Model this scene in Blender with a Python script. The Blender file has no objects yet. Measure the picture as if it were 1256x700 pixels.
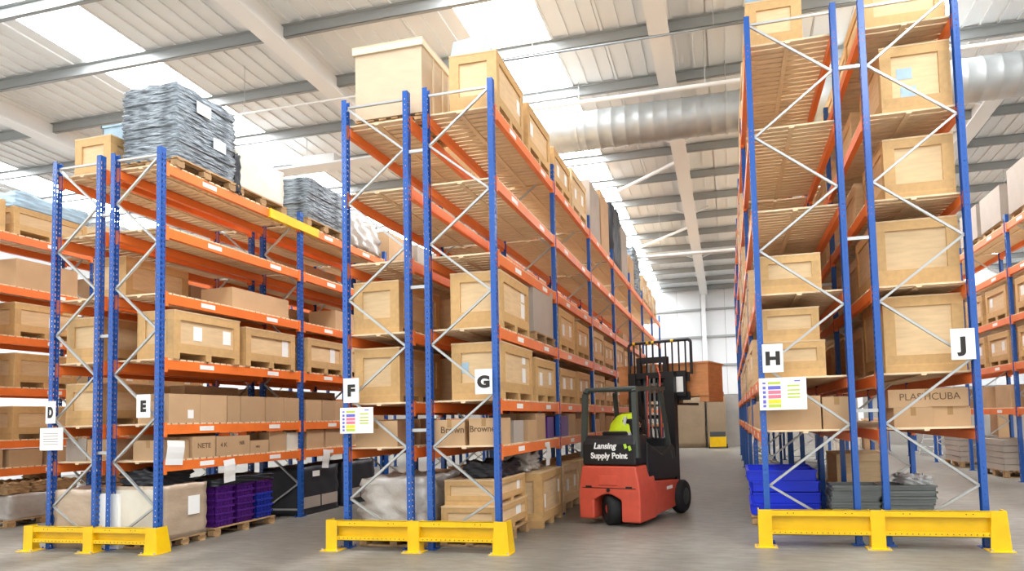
import bpy, bmesh, math, random
from mathutils import Vector, Matrix
random.seed(11)
SC = bpy.context.scene
COL = SC.collection
R_ = math.radians
# ---------------------------------------------------------------- camera, world, exposure
F_PX, PX, PY = 782.99, 708.82, 468.25
YAW, PITCH, ROLL = 0.2307, 0.0566, -0.0267
fw = Vector((-math.sin(YAW)*math.cos(PITCH), math.cos(YAW)*math.cos(PITCH), math.sin(PITCH)))
r0 = Vector((math.cos(YAW), math.sin(YAW), 0)); u0 = r0.cross(fw)
ri = r0*math.cos(ROLL)+u0*math.sin(ROLL); up = u0*math.cos(ROLL)-r0*math.sin(ROLL)
cd = bpy.data.cameras.new('camera'); cam = bpy.data.objects.new('camera', cd); COL.objects.link(cam)
M = Matrix((( ri.x, up.x, -fw.x, 0), (ri.y, up.y, -fw.y, 0), (ri.z, up.z, -fw.z, 1.6), (0, 0, 0, 1)))
cam.matrix_world = M
cd.sensor_width = 36; cd.sensor_fit = 'HORIZONTAL'; cd.lens = 36*F_PX/1256
cd.shift_x = -(PX-628)/1256; cd.shift_y = (PY-350)/1256
cd.clip_start = .05; cd.clip_end = 300
SC.camera = cam
w = bpy.data.worlds.new('daylight'); SC.world = w; w.use_nodes = True
bg = w.node_tree.nodes['Background']; bg.inputs[0].default_value = (1.0, .99, .97, 1); bg.inputs[1].default_value = 1.35
SKYLIGHT = 16.5
vs = SC.view_settings
vs.view_transform = 'Standard'; vs.look = 'None'; vs.exposure = 0.0; vs.gamma = 1; vs.use_curve_mapping = False

# ---------------------------------------------------------------- materials
def lin(h):
    c = [int(h[i:i+2], 16)/255 for i in (0, 2, 4)]
    return [x/12.92 if x <= .04045 else ((x+.055)/1.055)**2.4 for x in c]
MATS = {}
def mat(name, col, rough=.5, metal=0, var=.0, noise=0, nscale=6, stretch=(1, 1, 1), bump=0, bscale=40, col2=None, trans=0, alpha=1, emit=0, coat=0):
    m = bpy.data.materials.new(name); m.use_nodes = True; nt = m.node_tree; N = nt.nodes; L = nt.links
    b = N['Principled BSDF']; c = lin(col)
    b.inputs['Roughness'].default_value = rough; b.inputs['Metallic'].default_value = metal
    b.inputs['Base Color'].default_value = (*c, 1)
    if coat: b.inputs['Coat Weight'].default_value = coat
    if trans: b.inputs['Transmission Weight'].default_value = trans
    if alpha < 1: b.inputs['Alpha'].default_value = alpha
    if emit:
        b.inputs['Emission Color'].default_value = (*c, 1); b.inputs['Emission Strength'].default_value = emit
    tc = N.new('ShaderNodeTexCoord'); mp = N.new('ShaderNodeMapping'); mp.inputs['Scale'].default_value = stretch
    L.new(tc.outputs['Object'], mp.inputs['Vector'])
    last = None
    if noise:
        n = N.new('ShaderNodeTexNoise'); n.inputs['Scale'].default_value = nscale; n.inputs['Detail'].default_value = 4
        L.new(mp.outputs[0], n.inputs['Vector'])
        mx = N.new('ShaderNodeMix'); mx.data_type = 'RGBA'
        c2 = lin(col2) if col2 else [x*(1-noise) for x in c]
        mx.inputs['A'].default_value = (*c, 1); mx.inputs['B'].default_value = (*c2, 1)
        rp = N.new('ShaderNodeMapRange'); rp.inputs['From Min'].default_value = .35; rp.inputs['From Max'].default_value = .7
        L.new(n.outputs['Fac'], rp.inputs['Value']); L.new(rp.outputs[0], mx.inputs['Factor'])
        last = mx.outputs['Result']
    if var:
        oi = N.new('ShaderNodeObjectInfo'); hs = N.new('ShaderNodeHueSaturation')
        a = N.new('ShaderNodeMapRange'); a.inputs['To Min'].default_value = 1-var; a.inputs['To Max'].default_value = 1+var*.6
        L.new(oi.outputs['Random'], a.inputs['Value']); L.new(a.outputs[0], hs.inputs['Value'])
        if last: L.new(last, hs.inputs['Color'])
        else: hs.inputs['Color'].default_value = (*c, 1)
        last = hs.outputs['Color']
    if last: L.new(last, b.inputs['Base Color'])
    if bump:
        n2 = N.new('ShaderNodeTexNoise'); n2.inputs['Scale'].default_value = bscale; n2.inputs['Detail'].default_value = 3
        L.new(mp.outputs[0], n2.inputs['Vector']); bp = N.new('ShaderNodeBump'); bp.inputs['Strength'].default_value = bump
        bp.inputs['Distance'].default_value = .02
        L.new(n2.outputs['Fac'], bp.inputs['Height']); L.new(bp.outputs[0], b.inputs['Normal'])
    MATS[name] = m
    return m
mat('blue', '2a5aa8', .24, 0, .06)
mat('orange', 'f47c34', .4, 0, .06, .12, 3)
mat('yellow', 'f4c40c', .4, 0, 0, .12, 5)
mat('galv', 'c2c4c2', .4, .6, .05)
mat('steel', '8d9295', .35, .8, .05)
mat('deckwood', 'f0d6b0', .75, 0, .08, .22, 5, (1, 12, 12), .1, 60)
mat('ply', 'e4c496', .7, 0, .1, .14, 4, (1, 1, 6), .06, 60)
mat('batten', 'd2a970', .7, 0, .1, .12, 5, (3, 3, 3), .08, 60)
mat('palletwood', 'c09a6c', .8, 0, .18, .35, 6, (4, 1, 1), .1, 50)
mat('browncrate', 'd69058', .6, 0, .0, .2, 4, (1, 1, 6))
mat('carton', 'c6a27a', .8, 0, .12, .1, 3)
mat('cartongrey', 'b3a79a', .8, 0, .1, .1, 3)
mat('tape', 'a5804e', .4)
mat('white', 'f2f2ee', .5)
mat('paper', 'f4f4f0', .6, 0, .03)
mat('creamwrap', 'e4ddcc', .5, 0, .05, .1, 4)
mat('black', '141518', .45)
mat('rubber', '1b1c1d', .8, 0, 0, .3, 20)
mat('darkgrey', '34383a', .4)
mat('ohg', '3c4440', .45)
mat('red', 'd0543e', .4, 0, 0, .15, 6)
mat('wrapblack', '3a434a', .2, 0, .08, .8, 5, (1, 1, 8), .8, 12, 'b4c0c8')  # pale streaks in the colour paint gloss highlights onto the dark film
mat('wrapgrey', 'c2bdb6', .15, 0, .05, .2, 3, (1, 1, 1), .7, 9, 'a89c90')
mat('wrapclear', 'bda890', .25, 0, .05, .2, 2, (1, 1, 2), .4, 9, 'a8937c')
mat('greyplastic', '848b8a', .35, 0, .1)
mat('purple', '54207e', .35, 0, .12)
mat('navy', '2638a8', .35, 0, .1)
mat('binblue', '1c3ae8', .35, 0, .05)
mat('bluesheet', 'a6c2d4', .4, 0, .05, .2, 6)
mat('darkstuff', '2b2d33', .5, 0, .1)
mat('hivis', 'd4ee1c', .6, 0, 0, .1, 14, bump=.3, bscale=18)
mat('reflect', 'd7dadb', .3)
mat('cloth', '17181c', .9)
mat('skin', 'c98f70', .5)
mat('hair', '2a1d14', .8)
mat('green', 'b6e040', .5)
mat('pink', 'ee7a90', .5); mat('violet', '6a68c8', .5); mat('lemon', 'ead83c', .5); mat('lime', 'bccc4a', .5)
mat('roof', 'e8ebec', .5, 0, .02)
mat('rafter', 'f0f1f0', .45)
mat('purlin', 'a2a5a4', .5, .2)
mat('wallwhite', 'e4e6e6', .5, 0, .02)
mat('wallgrey', 'a8a29a', .8, 0, .04, .15, 2)
mat('duct', 'b9bdbd', .45, .5, 0, .1, 3)
mat('pipe', 'e8e8e4', .4)
mat('skylight', 'f6faff', .5, emit=SKYLIGHT)
mat('ink', '2a2622', .7); mat('print', '6e563c', .8); mat('stackboard', '9a8468', .8, 0, .05, .15, 2)
mat('paleboard', 'cdb698', .75, 0, 0, .1, 3, (1, 1, 3)); mat('paleedge', 'dccbac', .75)
def floor_mat():
    m = bpy.data.materials.new('concrete_floor'); m.use_nodes = True; nt = m.node_tree; N = nt.nodes; L = nt.links
    b = N['Principled BSDF']; tc = N.new('ShaderNodeTexCoord')
    n1 = N.new('ShaderNodeTexNoise'); n1.inputs['Scale'].default_value = .9; n1.inputs['Detail'].default_value = 7
    n2 = N.new('ShaderNodeTexNoise'); n2.inputs['Scale'].default_value = 7; n2.inputs['Detail'].default_value = 8; n2.inputs['Roughness'].default_value = .7
    mp = N.new('ShaderNodeMapping'); mp.inputs['Scale'].default_value = (1, .35, 1)
    L.new(tc.outputs['Object'], mp.inputs[0]); L.new(mp.outputs[0], n1.inputs['Vector'])
    mp2 = N.new('ShaderNodeMapping'); mp2.inputs['Scale'].default_value = (.45, 1.5, 1); L.new(tc.outputs['Object'], mp2.inputs[0]); L.new(mp2.outputs[0], n2.inputs['Vector'])
    r1 = N.new('ShaderNodeValToRGB'); r1.color_ramp.elements[0].position = .32; r1.color_ramp.elements[1].position = .7
    r1.color_ramp.elements[0].color = (*lin('716c62'), 1); r1.color_ramp.elements[1].color = (*lin('99948a'), 1)
    L.new(n1.outputs['Fac'], r1.inputs[0])
    mx = N.new('ShaderNodeMix'); mx.data_type = 'RGBA'; mx.blend_type = 'MULTIPLY'; mx.inputs['Factor'].default_value = .75
    r2 = N.new('ShaderNodeValToRGB'); r2.color_ramp.elements[0].position = .36; r2.color_ramp.elements[1].position = .6
    r2.color_ramp.elements[0].color = (.55, .53, .5, 1)
    L.new(n2.outputs['Fac'], r2.inputs[0]); L.new(r1.outputs[0], mx.inputs['A']); L.new(r2.outputs[0], mx.inputs['B'])
    L.new(mx.outputs['Result'], b.inputs['Base Color'])
    rr = N.new('ShaderNodeMapRange'); rr.inputs['To Min'].default_value = .3; rr.inputs['To Max'].default_value = .6
    L.new(n1.outputs['Fac'], rr.inputs['Value']); L.new(rr.outputs[0], b.inputs['Roughness'])
    MATS['floor'] = m
floor_mat()

# ---------------------------------------------------------------- mesh helpers
class MB:
    def __init__(s): s.v = []; s.f = []
    def box(s, x0, x1, y0, y1, z0, z1):
        i = len(s.v)
        s.v += [(x0, y0, z0), (x1, y0, z0), (x1, y1, z0), (x0, y1, z0), (x0, y0, z1), (x1, y0, z1), (x1, y1, z1), (x0, y1, z1)]
        s.f += [(i, i+3, i+2, i+1), (i+4, i+5, i+6, i+7), (i, i+1, i+5, i+4), (i+1, i+2, i+6, i+5), (i+2, i+3, i+7, i+6), (i+3, i, i+4, i+7)]
        return s
    def hexa(s, p):      # 8 points, bottom 4 ccw, top 4 ccw
        i = len(s.v); s.v += [tuple(q) for q in p]
        s.f += [(i, i+3, i+2, i+1), (i+4, i+5, i+6, i+7), (i, i+1, i+5, i+4), (i+1, i+2, i+6, i+5), (i+2, i+3, i+7, i+6), (i+3, i, i+4, i+7)]
        return s
    def quad(s, *p):
        i = len(s.v); s.v += [tuple(q) for q in p]; s.f.append(tuple(range(i, i+len(p)))); return s
    def prism(s, pts, a, b, axis='x'):
        n = len(pts); i = len(s.v)
        for t in (a, b):
            for (p, q) in pts:
                s.v.append((t, p, q) if axis == 'x' else (p, t, q) if axis == 'y' else (p, q, t))
        for k in range(n): s.f.append((i+k, i+(k+1) % n, i+n+(k+1) % n, i+n+k))
        s.f.append(tuple(range(i+n-1, i-1, -1))); s.f.append(tuple(range(i+n, i+2*n)))
        return s
    def cyl(s, p0, p1, r0, r1=None, n=12, caps=True):
        p0 = Vector(p0); p1 = Vector(p1); r1 = r0 if r1 is None else r1
        d = (p1-p0).normalized(); a = d.orthogonal().normalized(); b = d.cross(a); i = len(s.v)
        for p, r in ((p0, r0), (p1, r1)):
            for k in range(n):
                t = 2*math.pi*k/n; s.v.append(tuple(p+a*math.cos(t)*r+b*math.sin(t)*r))
        for k in range(n): s.f.append((i+k, i+(k+1) % n, i+n+(k+1) % n, i+n+k))
        if caps: s.f.append(tuple(range(i+n-1, i-1, -1))); s.f.append(tuple(range(i+n, i+2*n)))
        return s
    def tube(s, pts, r, n=8):
        for a, b in zip(pts[:-1], pts[1:]): s.cyl(a, b, r, n=n)
        return s
    def bar(s, p0, p1, wx, wz, upv=(0, 0, 1)):
        p0 = Vector(p0); p1 = Vector(p1); d = (p1-p0).normalized(); a = d.cross(Vector(upv))
        if a.length < 1e-4: a = d.cross(Vector((0, 1, 0)))
        a.normalize(); b = a.cross(d)
        q = []
        for p in (p0, p1): q += [p-a*wx/2-b*wz/2, p+a*wx/2-b*wz/2, p+a*wx/2+b*wz/2, p-a*wx/2+b*wz/2]
        return s.hexa(q)
    def lathe(s, prof, c=(0, 0, 0), axis='x', n=20):
        i = len(s.v); m = len(prof)
        for (r, t) in prof:
            for k in range(n):
                a = 2*math.pi*k/n; u, v = r*math.cos(a), r*math.sin(a)
                p = (t, u, v) if axis == 'x' else (u, t, v) if axis == 'y' else (u, v, t)
                s.v.append((p[0]+c[0], p[1]+c[1], p[2]+c[2]))
        for j in range(m-1):
            for k in range(n): s.f.append((i+j*n+k, i+j*n+(k+1) % n, i+(j+1)*n+(k+1) % n, i+(j+1)*n+k))
        return s
    def mesh(s, name, m, smooth=False, fix=True):
        me = bpy.data.meshes.new(name); me.from_pydata(s.v, [], s.f); me.update()
        if fix:
            b = bmesh.new(); b.from_mesh(me); bmesh.ops.recalc_face_normals(b, faces=b.faces); b.to_mesh(me); b.free()
        me.materials.append(MATS[m])
        if smooth: me.polygons.foreach_set('use_smooth', [True]*len(me.polygons))
        return me
def ob(name, me, parent=None, loc=(0, 0, 0), rz=0, rot=None):
    o = bpy.data.objects.new(name, me); COL.objects.link(o); o.location = loc
    o.rotation_euler = rot if rot else (0, 0, rz)
    if parent: o.parent = parent
    return o
def part(name, mb, m, parent, smooth=False, loc=(0, 0, 0), rz=0):
    return ob(name, mb.mesh(name, m, smooth), parent, loc, rz)
def tag(o, label, cat, group=None):
    o['label'] = label; o['category'] = cat
    if group: o['group'] = group
    return o
def thing(name, label, cat, loc=(0, 0, 0), rz=0, group=None):
    return tag(ob(name, None, None, loc, rz), label, cat, group)
def struct(name, mb, m, smooth=False):
    o = ob(name, mb.mesh(name, m, smooth)); o['kind'] = 'structure'; return o
def bevel(o, wd=.01, seg=2):
    b = o.modifiers.new('bevel', 'BEVEL'); b.width = wd; b.segments = seg; b.limit_method = 'ANGLE'; return o
def text(name, s, size, m, parent, loc, rot, weight=0., extrude=.0015, sx=1.0, align='CENTER', shear=0):
    cu = bpy.data.curves.new('txt', 'FONT'); cu.body = s; cu.size = size; cu.offset = weight; cu.extrude = extrude
    cu.shear = shear; cu.align_x = align; cu.align_y = 'CENTER'
    t = bpy.data.objects.new('txt', cu); COL.objects.link(t)
    dg = bpy.context.evaluated_depsgraph_get(); dg.update()
    me = bpy.data.meshes.new_from_object(t.evaluated_get(dg)); bpy.data.objects.remove(t)
    me.materials.clear(); me.materials.append(MATS[m])
    for v in me.vertices: v.co.x *= sx
    o = ob(name, me, parent, loc, 0, rot); return o
FRONT = (math.pi/2, 0, 0)            # text facing -Y
SIDE = (math.pi/2, 0, math.pi/2)     # text facing +X

# ---------------------------------------------------------------- the building
SL = .05
def zr(y): return 9.3-SL*(y-10)
XL, XR, YF, YB = -24.0, 17.0, -3.0, 33.0
struct('floor', MB().box(XL-4, XR+4, -3.5, YB, -.1, 0), 'floor')
sky = [(-20.9, -19.4), (-12.75, -11.25), (-4.7, -3.2), (2.9, 4.4), (10.3, 11.8)]
ceil = ob('ceiling', MB().hexa([(XL, YF, zr(YF)+.12), (XR, YF, zr(YF)+.12), (XR, YB, zr(YB)+.12), (XL, YB, zr(YB)+.12), (XL, YF, zr(YF)+.2), (XR, YF, zr(YF)+.2), (XR, YB, zr(YB)+.2), (XL, YB, zr(YB)+.2)]).mesh('ceiling', 'roof'))
ceil['kind'] = 'structure'
def strip(mb, x0, x1, z0, z1, y0=YF, y1=YB):
    return mb.hexa([(x0, y0, zr(y0)+z0), (x1, y0, zr(y0)+z0), (x1, y1, zr(y1)+z0), (x0, y1, zr(y1)+z0), (x0, y0, zr(y0)+z1), (x1, y0, zr(y0)+z1), (x1, y1, zr(y1)+z1), (x0, y1, zr(y1)+z1)])
edges = [XL]+[e for s in sky for e in s]+[XR]
for a, b in zip(edges[0::2], edges[1::2]):
    n = max(1, round((b-a)/1.05)); wd = (b-a)/n
    for k in range(n):
        x0 = a+k*wd; m = MB(); strip(m, x0+.006, x0+wd-.006, 0, .1)
        for t in (.02, .35, .68): strip(m, x0+wd*t+.006, x0+wd*t+.05, -.035, .0)
        part('roof_panel', m, 'roof', ceil)
for k, (a, b) in enumerate(sky):
    m = MB(); strip(m, a+.01, b-.01, .02, .06); struct('window_%d' % (k+1), m, 'skylight')
# rafters along the aisles, with flanges
for k, x in enumerate((-15.95, -8.05, -1.0, 6.1, 13.2, -23)):
    m = MB(); strip(m, x-.19, x+.19, -.5, -.46); strip(m, x-.19, x+.19, -.03, 0); strip(m, x-.012, x+.012, -.46, -.03)
    r = struct('trim_%d' % (k+1), m, 'rafter')
    if x > -22:
        for yy in (16.2, 21.4, 26.6):
            for s in (-1, 1):
                m = MB(); m.bar((x, yy, zr(yy)-.42), (x+s*.62, yy, zr(yy)-.2), .05, .05); part('fly_brace', m, 'rafter', r)
# purlins along X
ny = 10
for k in range(16):
    y = 6.85+k*1.72
    if y > YB-.3: break
    m = MB(); z = zr(y)-.035
    m.box(XL, XR, y-.004, y+.004, z-.2, z).box(XL, XR, y-.075, y+.004, z-.006, z).box(XL, XR, y-.004, y+.075, z-.2, z-.194).box(XL, XR, y+.07, y+.075, z-.2, z-.175)
    struct('trim_%d' % ny, m, 'purlin'); ny += 1
# back wall
wb = struct('wall_back', MB().box(XL, XR, YB, YB+.2, 0, 8.3), 'wallgrey')
x = XL; k = 0
while x < XR-.01:
    part('cladding_panel', MB().box(x+.008, min(x+1.2, XR)-.008, YB-.07, YB-.02, 2.6, 8.2), 'wallwhite', wb); x += 1.2
z = 0; row = 0
m = MB()
for z in (4.05, 5.5, 6.9): part('wall_rail', MB().box(XL, XR, YB-.16, YB-.08, z, z+.1), 'purlin', wb)
part('block_course', MB().box(XL, XR, YB-.1, YB, 0, 2.57), 'wallgrey', wb)
struct('wall_left', MB().box(XL-.2, XL, YF, YB, 0, 9.3), 'wallwhite')
struct('wall_right', MB().box(XR, XR+.2, YF, YB, 0, 9.3), 'wallwhite')
for x in (-15.95, -8.05, -1.05, 6.1, 13.2):
    m = MB(); y = YB-.32
    m.box(x-.1, x+.1, y-.13, y-.11, 0, zr(y)-.3).box(x-.1, x+.1, y+.11, y+.13, 0, zr(y)-.3).box(x-.008, x+.008, y-.11, y+.11, 0, zr(y)-.3)
    struct('trim_%d' % ny, m, 'rafter'); ny += 1
# roof bracing rods far back
for (a, b) in (((-6.5, 27.5), (-1.1, 22.5)), ((-7, 22), (-1.1, 17.2)), ((1.5, 19), (6, 15.5))):
    m = MB(); m.cyl((a[0], a[1], zr(a[1])-.45), (b[0], b[1], zr(b[1])-.45), .05, n=8)
    struct('trim_%d' % ny, m, 'rafter'); ny += 1
# spiral duct
DY, DZ, DR = 13.6, 7.98, .41
prof = [(.01, -4.6), (DR, -4.6)]; x = -4.6
while x < 16.5:
    prof += [(DR, x+.02), (DR, x+.25), (DR+.01, x+.265), (DR+.01, x+.285)]; x += .3
duct = thing('ventilation_duct', 'round spiral-seam galvanised air duct hanging under the roof', 'duct', (0, DY, DZ))
part('duct_tube', MB().lathe(prof, axis='x', n=28), 'duct', duct, True)
for x in (-3, .2, 3.4, 6.6, 9.8):
    m = MB(); m.lathe([(DR+.03, x-.02), (DR+.03, x+.02)], axis='x', n=28); part('hanger_band', m, 'galv', duct)
    part('hanger_rod', MB().cyl((x, 0, DR), (x, 0, zr(DY)-DZ), .008, n=6), 'galv', duct)
# sprinkler pipes
for (y, z, xa, xb, r, mm, lab) in ((11.4, 8.55, -4.0, XR, .022, 'steel', 'thin grey sprinkler pipe nearest the camera under the roof'),
                                   (12.35, 8.0, -4.2, XR, .04, 'pipe', 'white sprinkler pipe running just before the round duct'),
                                   (11.2, 8.2, -10.3, -5.5, .02, 'pipe', 'white pipe under the roof above the black wrapped stack'),
                                   (21.0, 6.9, -6, XR, .05, 'pipe', 'white pipe far down the aisle below the rafters')):
    t = thing('sprinkler_pipe', lab, 'pipe', (0, y, z), 0, 'roof sprinkler pipes')
    part('pipe_run', MB().cyl((xa, 0, 0), (xb, 0, 0), r, n=10), mm, t, True)
    x = xa+.6
    while x < xb:
        part('pipe_hanger', MB().cyl((x, 0, 0), (x, 0, zr(y)-z), .006, n=5), 'galv', t); x += 3.4
# hanging light tray behind the wrapped stacks
t = thing('light_tray', 'long pale suspended lighting tray beyond the black wrapped stack', 'light fitting', (-10.4, 14.2, 8.2), 0)
part('tray', MB().box(-1.9, 2.1, -.25, .25, 0, .05), 'roof', t); part('ballast_box', MB().box(-.3, .9, -.16, .16, .05, .3), 'white', t)
for x in (-1.6, 0, 1.8): part('suspension_wire', MB().cyl((x, 0, .05), (x, 0, zr(14.2)-8.24), .008, n=5), 'galv', t)

# ---------------------------------------------------------------- pallet racks
BAY = 2.9
ORD = ['first', 'second', 'third', 'fourth', 'fifth', 'sixth', 'seventh', 'eighth', 'ninth', 'tenth', 'eleventh', 'twelfth', 'thirteenth', 'fourteenth', 'fifteenth', 'sixteenth', 'seventeenth', 'eighteenth', 'nineteenth', 'twentieth']
LV = ['floor', 'lowest shelf', 'second shelf', 'third shelf', 'fourth shelf', 'fifth shelf', 'top shelf']
PW, PD = .085, .07
def post_mesh(H, holes):
    m = MB(); t = .004
    if holes:
        ys = [-.0425, -.031, -.012, .012, .031, .0425]; pitch = .075; n = int(H/pitch)
        for r in range(n):
            z0 = r*pitch; z1 = z0+.042; z2 = (r+1)*pitch if r < n-1 else H
            for c in range(5):
                if c not in (1, 3): m.quad((0, ys[c], z0), (0, ys[c+1], z0), (0, ys[c+1], z1), (0, ys[c], z1))
            m.quad((0, -.0425, z1), (0, .0425, z1), (0, .0425, z2), (0, -.0425, z2))
    else: m.box(-t, 0, -.0425, .0425, 0, H)
    for s in (-1, 1):
        a, b = sorted((s*.0425, s*(.0425-t)))
        if holes:
            y = s*.0425; pitch = .075; n = int(H/pitch); xs = (-PD, -.04, -.028, 0)
            for r in range(n):
                z0 = r*pitch; z1 = z0+.016; z2 = (r+1)*pitch if r < n-1 else H
                for c in (0, 2): m.quad((xs[c], y, z0), (xs[c+1], y, z0), (xs[c+1], y, z1), (xs[c], y, z1))
                m.quad((-PD, y, z1), (0, y, z1), (0, y, z2), (-PD, y, z2))
        else: m.box(-PD, 0, a, b, 0, H)
        a, b = sorted((s*.0425, s*.034)); m.box(-PD, -PD+t, a, b, 0, H)
    return m.mesh('post', 'blue', fix=True)
FOOT = MB().box(-.115, .035, -.075, .075, 0, .008).cyl((-.1, -.06, .008), (-.1, -.06, .03), .01, n=6).cyl((.02, .06, .008), (.02, .06, .03), .01, n=6).mesh('foot_plate', 'blue')
def brace_mesh(dx, dz):
    m = MB(); L = math.hypot(dx, dz); h = .0145
    c, s = dx/L, dz/L
    def T(u, v, y): return (u*c-v*s, y, u*s+v*c)
    def bx(v0, v1, y0, y1):
        m.hexa([T(0, v0, y0), T(L, v0, y0), T(L, v0, y1), T(0, v0, y1), T(0, v1, y0), T(L, v1, y0), T(L, v1, y1), T(0, v1, y1)])
    bx(-h, h, -.014, -.011); bx(-h, -h+.004, -.014, .014); bx(h-.004, h, -.014, .014)
    return m.mesh('brace', 'galv')
def beam_mesh(Ln, face):
    m = MB(); hl = Ln/2
    m.box(-.022, .022, -hl, hl, -.13, 0)
    m.box(*sorted((-face*.05, -face*.02)), -hl, hl, -.13, -.025)
    for s in (-1, 1):
        a, b = sorted((s*hl, s*(hl-.05)))
        m.box(-.03, .03, a, b, -.17, .03)
    return m.mesh('beam', 'orange')
STICK = {}
def sticker_mesh(face):
    if face not in STICK:
        x0, x1 = sorted((face*.0225, face*.0245))
        STICK[face] = MB().box(x0, x1, -.13, .13, -.095, -.03).mesh('location_label', 'paper')
    return STICK[face]
def deck_mesh(wd, Ln):
    m = MB(); n = 23; p = Ln/n
    for k in range(n):
        y = -Ln/2+k*p; m.box(-wd/2, wd/2, y+.008, y+p-.018, 0, .022)
    for xx in (-.02,): m.box(xx-.03, xx+.03, -Ln/2, Ln/2, -.02, 0)
    return m.mesh('decking', 'deckwood')
RACK = {}
def rack(R, label, xl, xr, Y0, H, levels, nb, outer, detail=2, sticker_bays=3, start=0):
    """single-row rack; outer = +1 when the aisle face is at xr, -1 when at xl"""
    t = thing('pallet_rack', label, 'pallet rack', ((xl+xr)/2, Y0, 0), 0, 'blue and orange pallet racks')
    cx = (xl+xr)/2; W = xr-xl; hw = W/2
    pm = [post_mesh(H, True), post_mesh(H, False)]
    zt = H-.12; s = (zt-.63*H/5.97)/8
    nodes = [(outer*(1 if k % 2 == 0 else -1), zt-k*s) for k in range(9)]+[(-outer, .12)]
    bms = {}
    ins = hw-PD*.6
    for i in range(nb+1):
        y = (i+start)*BAY; hol = pm[0] if i < 2 else pm[1]
        for sx in (-1, 1):
            p = ob('post', hol, t, (sx*(hw+.035), y, 0), 0 if sx > 0 else math.pi); ob('foot_plate', FOOT, p)
        if i > detail+3: continue
        for z in (zt+.02, .12):
            if 'h' not in bms: bms['h'] = brace_mesh(2*ins, 0)
            b = ob('brace', bms['h'], t, (-ins, y, z))
        for (a, za), (c, zc) in zip(nodes[:-1], nodes[1:]):
            key = (a, round(za-zc, 3))
            if key not in bms: bms[key] = brace_mesh((c-a)*ins, zc-za)
            ob('brace', bms[key], t, (a*ins, y, za))
    bmR, bmL = beam_mesh(BAY-PW, 1), beam_mesh(BAY-PW, -1)
    dk = deck_mesh(W+.06, BAY-PW-.02)
    for i in range(nb):
        y = (i+start+.5)*BAY
        for z in levels:
            for sx, bm_ in ((1, bmR), (-1, bmL)):
                b = ob('beam', bm_, t, (sx*(hw+.012), y, z))
                if sx == outer and i < sticker_bays:
                    for q in (-.62, .72): ob('location_label', sticker_mesh(sx), b, (0, q+random.uniform(-.08, .08), 0))
            d = ob('decking', dk, t, (0, y, z)); d['kind'] = 'stuff'
    RACK[R] = dict(xl=xl, xr=xr, Y0=Y0, lv=[-.022]+list(levels), outer=outer, cnt={}, obj=t)
    return t
LE = (1.16, 1.66, 2.54, 3.44, 4.35, 5.24); LG = (1.27, 1.85, 2.77, 3.72, 4.69, 5.63); LH = (1.36, 2.02, 3.08, 4.15, 5.22, 6.33)
LC = (1.0, 1.47, 2.38, 3.27, 4.14, 5.06); LK = (1.56, 2.52, 3.53, 4.55, 5.53)
rC = rack('far left', 'blue and orange rack at the far left edge, behind rack D', -12.85, -12.05, 7.0, 5.3, LC, 6, 1, 1, 3)
rD = rack('D', 'blue and orange rack marked D, leftmost with a yellow end guard', -9.216, -8.437, 7.027, 5.45, LE, 6, -1)
rE = rack('E', 'blue and orange rack marked E, carrying the black wrapped stack', -8.192, -7.413, 7.027, 5.45, LE, 6, 1)
rF = rack('F', 'blue and orange rack marked F, with the colour-coded notice on its post', -4.899, -3.996, 7.51, 5.97, LG, 7, -1)
rG = rack('G', 'blue and orange rack marked G, beside the red forklift', -3.713, -2.81, 7.51, 5.97, LG, 7, 1)
rH = rack('H', 'blue and orange rack marked H, with blue plastic bins at its foot', .415, 1.453, 8.28, 6.69, LH, 6, -1)
rJ = rack('J', 'blue and orange rack marked J, right half of the tallest pair', 1.779, 2.817, 8.28, 6.69, LH, 5, 1)
rK = rack('far right', 'blue and orange rack at the right edge, beyond rack J', 6.0, 6.95, 12.5, 5.75, LK, 5, -1, 1, 4)
for (t, x0, x1, Hs) in ((rE, -8.437, -8.192, (4.6, 2.9, 1.3)), (rG, -3.996, -3.713, (5.15, 3.35, 1.5)), (rJ, 1.453, 1.779, (5.85, 3.7, 1.6))):
    g = x1-x0-.08; ctr = t.location.x; me = MB().box(-g/2, g/2, -.02, .02, -.02, .02).mesh('row_spacer', 'galv')
    for i in range(3):
        for z in Hs: ob('row_spacer', me, t, ((x0+x1)/2-ctr, i*BAY, z))
# yellow sleeve on the top beam of rack E
part('beam_sleeve', MB().box(.38, .455, 2.05, 3.35, 5.10, 5.255), 'yellow', rE)

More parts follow.
